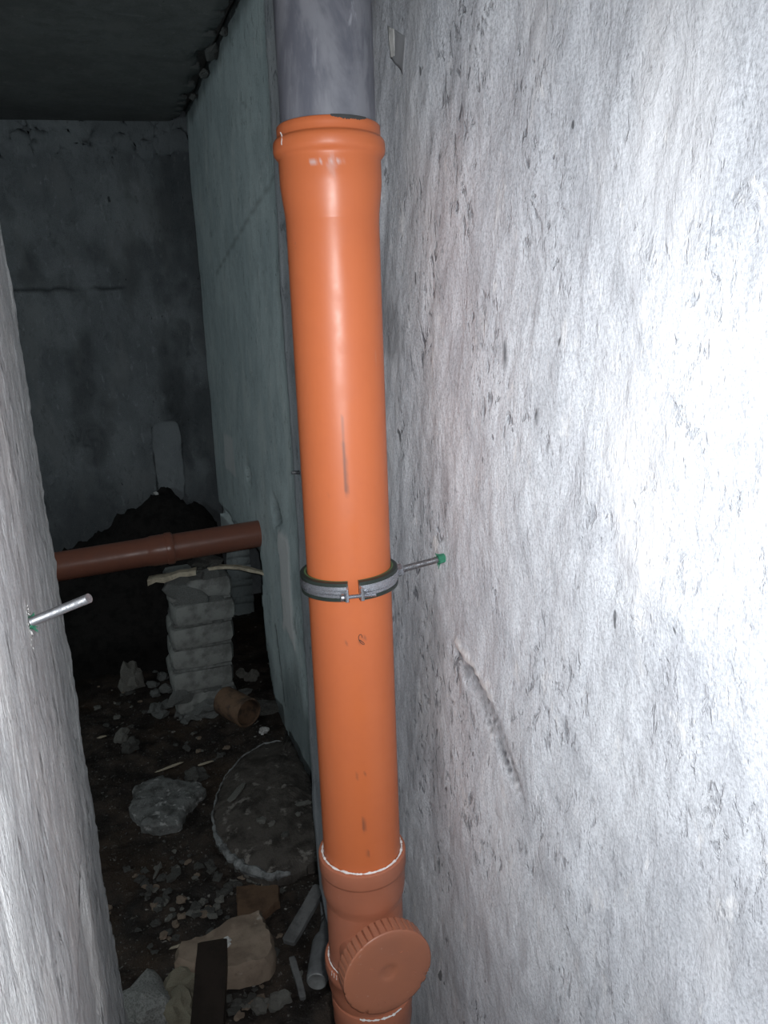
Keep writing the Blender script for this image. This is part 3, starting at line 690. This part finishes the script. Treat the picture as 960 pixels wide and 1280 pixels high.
# big rounded slab by the wall
ss = empty('concrete_slab', (.42, 2.30, 0)); tag(ss, 'large dark slab with a curved pale broken rim, on the floor by the wall', 'slab')
SLP = [(360, 922), (330, 926), (302, 943), (282, 966), (270, 992), (265, 1018), (270, 1042), (284, 1064), (304, 1081), (336, 1092), (366, 1087)]
outl = [(at_floor(x_, y_, .045).x-.42, at_floor(x_, y_, .045).y-2.30) for x_, y_ in SLP]
outl += [(.13, -.40), (.125, .35)]
sp = plate('slab_plate', outl, .045, MAT['slab'], ss, .0, .010, .02, 3, .035)
rm = MB(); rp = [Vector((x, y, .035)) for x, y in outl[:11]]; pts = []; rr = []
for k in range(len(rp)-1):
    for j in range(8):
        q = rp[k].lerp(rp[k+1], j/8); u = (k+j/8)/10
        q += Vector((.006*nz(u*30, 1, 1), .006*nz(u*30, 4, 1), .006*nz(u*30, 9, 1))); pts.append(q); rr.append((.003+.010*sstep(.45, .75, u)*sstep(1.05, .85, u))*(1+.9*nz(u*90, 3, 3, 5)))
rm.tube(pts, rr, 8); o = rm.build('broken_rim', MAT['rim'], ss, angle=30); tag(o, 'pale crumbly rim')
for i, (px, py, sx, sy, rz, mt) in enumerate(((297, 990, .055, .012, .9, 'stone_pale'), (327, 1025, .016, .020, .2, 'stone_pale'), (340, 1030, .013, .010, .4, 'stone_pale'), (378, 1005, .030, .012, .1, 'stone_pale'), (372, 1018, .010, .012, 0, 'stone_pale'), (357, 1043, .014, .012, 0, 'stone_dark'), (350, 975, .05, .008, .5, 'slat'))):
    q = at_floor(px, py, .07); o = link('slab_fragment', stone_mesh('slab_fragment', 120+i, 2, .5, .3, MAT[mt]), None, ss)
    o.location = (q.x-.42, q.y-2.30, .070); o.scale = (sx, sy, .016); o.rotation_euler = (0, 0, rz)
# rock slab left of it
o = plate('rock_slab', px_poly([(163, 1022), (170, 992), (200, 977), (222, 985), (252, 990), (258, 998), (235, 1020), (225, 1040), (200, 1046), (178, 1040)]), .038, MAT['stone_rock'], None, 0., .014, .03, 5, .004)
tag(o, 'flat grey broken rock slab on dark earth, left of the large slab', 'stone')
# brown chunk near the bottom
o = plate('concrete_slab', px_poly([(220, 1226), (224, 1204), (262, 1188), (300, 1170), (328, 1158), (337, 1176), (347, 1207), (338, 1226), (300, 1236), (262, 1240)]), .060, MAT['stone_brown'], None, 0., .005, .02, 9, .004)
tag(o, 'flat brownish concrete slab piece at the bottom, behind the dark plank end', 'slab')
# dark plank end
a = at_floor(270, 1216); b2 = at_floor(262, 1330)
def board(name, p0, p1, wd, th, mat, z0, z1, label, cat):
    p0 = Vector((p0.x, p0.y, z0)); p1 = Vector((p1.x, p1.y, z1)); L = (p1-p0).length; t = (p1-p0).normalized()
    o = rough_block(name, (L, wd, th), mat, None, 6, .0025, .004, int(L*1000) % 17, (p0+p1)/2); o.rotation_euler = t.to_track_quat('X', 'Z').to_euler(); tag(o, label, cat); return o
board('dark_plank', a, b2, .072, .035, MAT['wood_dark'], .085, .06, 'wet black-brown plank end lying against the brownish slab piece', 'plank')
board('wooden_stick', at_floor(402, 1138), at_floor(362, 1200), .036, .016, MAT['slat'], .075, .05, 'grey wooden slat leaning down beside the inspection fitting', 'slat')
board('wooden_stick', at_floor(366, 1212), at_floor(380, 1262), .016, .012, MAT['slat'], .035, .03, 'thin dark slat left of the dusty grey bottle', 'slat')
o = plate('brown_board', px_poly([(296, 1120), (350, 1118), (350, 1140), (318, 1165), (298, 1158)]), .022, MAT['wood_brown'], None, .012, .005, .01, 4)
tag(o, 'rotten brown board scrap just above the brownish slab piece', 'board')
# bottle
q0 = at_floor(397, 1243); q1 = at_floor(406, 1180); bt = empty('glass_bottle', (q0.x, q0.y, .035)); tag(bt, 'dusty grey bottle lying with its base towards the viewer, beside the inspection fitting', 'bottle')
bd_ = Vector((q1.x-q0.x, q1.y-q0.y, .0)).normalized(); bmx = axis_m((0, 0, 0), bd_)
MB().lathe([(.0235, .002), (.0255, .006), (.026, .012), (.026, .115), (.022, .132), (.013, .150), (.012, .19), (.0135, .192), (.0135, .202), (.009, .202)], 32, bmx).build('bottle_body', MAT['bottle'], bt)
MB().lathe([(.0001, .005), (.012, .0045), (.019, .001), (.0215, 0), (.0236, .002)], 32, bmx).build('bottle_base', MAT['bottle_base'], bt)
# rusty pipe offcut
q = at_floor(303, 925); rp_ = empty('rusty_pipe_offcut', (q.x-.005, q.y+.06, .115)); tag(rp_, 'short rusty brown pipe offcut lying open end forward, at the foot of the pier', 'pipe')
dv = Vector((.42, -.85, -.02)); MB().lathe([(.050, -.07), (.056, -.07), (.057, .075), (.0535, .080), (.0505, .078)], 48, axis_m((0, 0, 0), dv), True, fr=lambda a, z: 1+.02*math.sin(3*a+1)).build('pipe_shell', MAT['rust'], rp_)
MB().lathe([(.0512, .076), (.0530, .0815), (.0570, .0795), (.0578, .070)], 48, axis_m((0, 0, 0), dv), fr=lambda a, z: 1+.02*math.sin(3*a+1)+.008*nz(math.cos(a)*5, math.sin(a)*5, z*9)).build('pipe_rim', MAT['rust'], rp_)
# named lumps
stone('plaster_lump', 166, 858, .055, .035, .085, MAT['stone_pale'], 'upright pale plaster lump on the dark floor left of the brick pier', 201, .3)
stone('plaster_lump', 152, 925, .035, .025, .025, MAT['stone_pale'], 'pale plaster lump lying below the upright one, near the left wall edge', 202, .8)
stone('plaster_lump', 163, 936, .032, .022, .028, MAT['stone_dark'], 'grey plaster lump touching the lower right of a paler one near the left wall edge', 203, .2)
stone('rubble_stone', 243, 972, .042, .035, .035, MAT['stone_dark'], 'grey stone just above the flat grey rock slab', 204)
stone('rubble_stone', 330, 918, .016, .014, .016, MAT['white_chip'], 'small pale stone right of the rusty pipe offcut', 205)
stone('rubble_stone', 316, 852, .030, .025, .028, MAT['stone_pale'], 'pale stone between brick pier and side wall, the right one of two', 206)
stone('rubble_stone', 303, 848, .024, .022, .024, MAT['stone_pale'], 'pale stone between brick pier and side wall, the left one of two', 207)
stone('rubble_stone', 325, 1254, .022, .020, .016, MAT['stone_pale'], 'pale flat stone right of the dark plank, the left one of two', 208)
stone('rubble_stone', 350, 1250, .028, .018, .018, MAT['stone_pale'], 'pale flat stone right of the dark plank, the right one of two', 209)
stone('rubble_stone', 286, 1204, .017, .016, .020, MAT['white_chip'], 'small whitish stone on the brownish slab piece at the dark plank tip', 210, dz=.052)
stone('rubble_stone', 402, 1190, .014, .022, .02, MAT['stone_dark'], 'small grey stone behind the dusty grey bottle neck', 211, dz=.02)
stone('rubble_stone', 375, 1217, .009, .009, .009, MAT['stone_pale'], 'small pale pebble left of the dusty grey bottle', 212)
stone('concrete_lump', 186, 1268, .060, .075, .050, MAT['brick'], 'large rounded grey lump at the bottom beside the left wall', 213, .4, 'lump', 0, .2)
stone('concrete_lump', 222, 1276, .045, .06, .045, MAT['yellowish'], 'yellowish crumbly lump at the bottom left of the dark plank', 214, .1, 'lump')
stone('concrete_lump', 228, 1243, .05, .03, .04, MAT['yellowish'], 'yellowish crumbly lump below the left corner of the brownish slab piece', 215, .1, 'lump')
stone('flat_stone', 322, 893, .13, .055, .030, MAT['stone_dark'], 'long flat grey stone at the foot of the side wall, behind the rusty offcut', 216, -.15)
stone('flat_stone', 262, 890, .10, .05, .04, MAT['mortar'], 'mortar-crusted flat stone at the front foot of the pier', 217, .1)
for i, (px, py, ln, rz) in enumerate(((212, 958, .06, .3), (128, 925, .02, .1), (196, 1088, .035, 1.2), (222, 1182, .02, 0), (258, 955, .03, .1))):
    o = link('splinter', stone_mesh('splinter', 230+i, 2, .6, .25, MAT['lath'] if i != 2 else MAT['stone_pale']), None); p = place(o, px, py); o.location.z = fz(p.x, p.y)+.008
    o.scale = (ln, .006, .006); o.rotation_euler = (0, 0, rz)
    tag(o, ['long pale splinter on dark earth above the flat rock slab', 'short pale splinter near the left wall edge, left of the plaster lumps', 'pale curved sliver on dark earth below the flat rock slab', 'short splinter on dark earth above the brownish slab piece', 'small pale splinter below the rusty pipe offcut'][i], 'splinter')
# crumbled mortar round the foot of the pier: pieces of the pier
for k in range(46):
    px = random.choice((random.uniform(190, 235), random.uniform(190, 300), random.uniform(190, 350))); py = random.uniform(862, 900) if px > 225 else random.uniform(830, 895)
    p = at_floor(px, py)
    if p.x > .52: continue
    o = link('mortar_crumb', stone_mesh('mortar_crumb', 300+k % 9, 2, .8, .4, MAT['mortar']) if k < 9 else crumbs[k % 9], None, pier)
    if k < 9: crumbs = (crumbs if k else []) + [o.data]
    s = random.uniform(.012, .036); o.location = (p.x-.30, p.y-3.10, fz(p.x, p.y)+s*.4); o.scale = (s, s*.8, s*random.uniform(.5, 1.3)); o.rotation_euler = (0, 0, random.uniform(0, 6))
# countable small fragments, nothing tells them apart
frag = []; cl_ = [(330, 1098, 26, 14, 24), (300, 1108, 30, 12, 14), (190, 1110, 35, 22, 16), (250, 1130, 40, 16, 18), (150, 880, 26, 34, 12), (250, 930, 40, 22, 10), (320, 1245, 30, 14, 16), (210, 1150, 40, 28, 14), (300, 1180, 50, 40, 14), (230, 1078, 50, 18, 14)]
k = 0
ZN = ['below the large dark slab rim']*2+['below the flat rock slab']*2+['by the plaster lumps', 'above the flat rock slab', 'right of the dark plank', 'left of the brown board', 'around the brownish slab piece', 'between both large slabs']
MN = {'stone_pale': 'pale', 'stone_dark': 'dark grey', 'stone_brown': 'brownish'}
for (cx, cy, sx, sy, n), zn in zip(cl_, ZN):
    n = int(n*1.5)
    for _ in range(n):
        px = random.gauss(cx, sx*.55); py = random.gauss(cy, sy*.6); p = at_floor(px, py)
        if p.x > .50 or p.x < -.30: continue
        mt = random.choice(('stone_pale', 'stone_dark', 'stone_dark', 'stone_dark', 'stone_brown'))
        key = (mt, k % 5); 
        src = next((f for f in frag if f[0] == key), None)
        if not src: me = stone_mesh('rubble_fragment', 400+k, 2, .7, .4, MAT[mt]); frag.append((key, me)); src = frag[-1]
        o = link('rubble_fragment', src[1], None, None, False); s = random.uniform(.004, .015)*(1.25 if random.random() < .2 else 1)
        o.location = (p.x, p.y, fz(p.x, p.y)+s*.35); o.scale = (s*random.uniform(.8, 1.5), s, s*random.uniform(.5, .9)); o.rotation_euler = (0, 0, random.uniform(0, 6.28))
        tag(o, 'small '+MN[mt]+' rubble fragment '+zn, 'rubble', MN[mt]+' rubble fragments '+zn); k += 1
# grit nobody could count
gm = MB()
for k in range(5200):
    x = random.uniform(-.22, .54); y = random.uniform(1.45, 3.2); s = random.uniform(.0012, .0036)*(1+(random.random() < .04)); z = fz(x, y)
    q = [Vector((random.gauss(0, 1), random.gauss(0, 1), random.gauss(0, .6))).normalized()*s for _ in range(4)]
    gm.add([(x+v.x, y+v.y, z+v.z+s*.5) for v in q], [(0, 1, 2), (0, 3, 1), (1, 3, 2), (0, 2, 3)])
o = gm.build('floor_grit', MAT['stone_dark'], None, False); tag(o, 'fine pale grit strewn over the dark earth floor', 'grit', kind='stuff')

# ================================================================= ADDED FILL LAMP, unseen, brightens the back room from the left
bl = empty('added_fill_lamp', (-2.30, 1.95, 1.75)); tag(bl, 'added fill lamp, out of view on the left end wall of the back room', 'lamp')
lm = axis_m((0, 0, 0), (1, 0, 0))
MB().lathe([(.0001, .0), (.12, 0), (.12, .035), (.105, .045), (.10, .045)], 40, lm).build('fill_lamp_base', MAT['rubber'], bl)
t = NT('fill_lamp_glow'); t.b.inputs['Emission Color'].default_value = (.86, .97, 1.0, 1); t.b.inputs['Emission Strength'].default_value = 80; t.done((.8, .8, .8), .3)
MB().lathe([(.10, .045), (.095, .075), (.075, .100), (.04, .115), (.0001, .120)], 40, lm).build('fill_lamp_glass', t.m, bl)
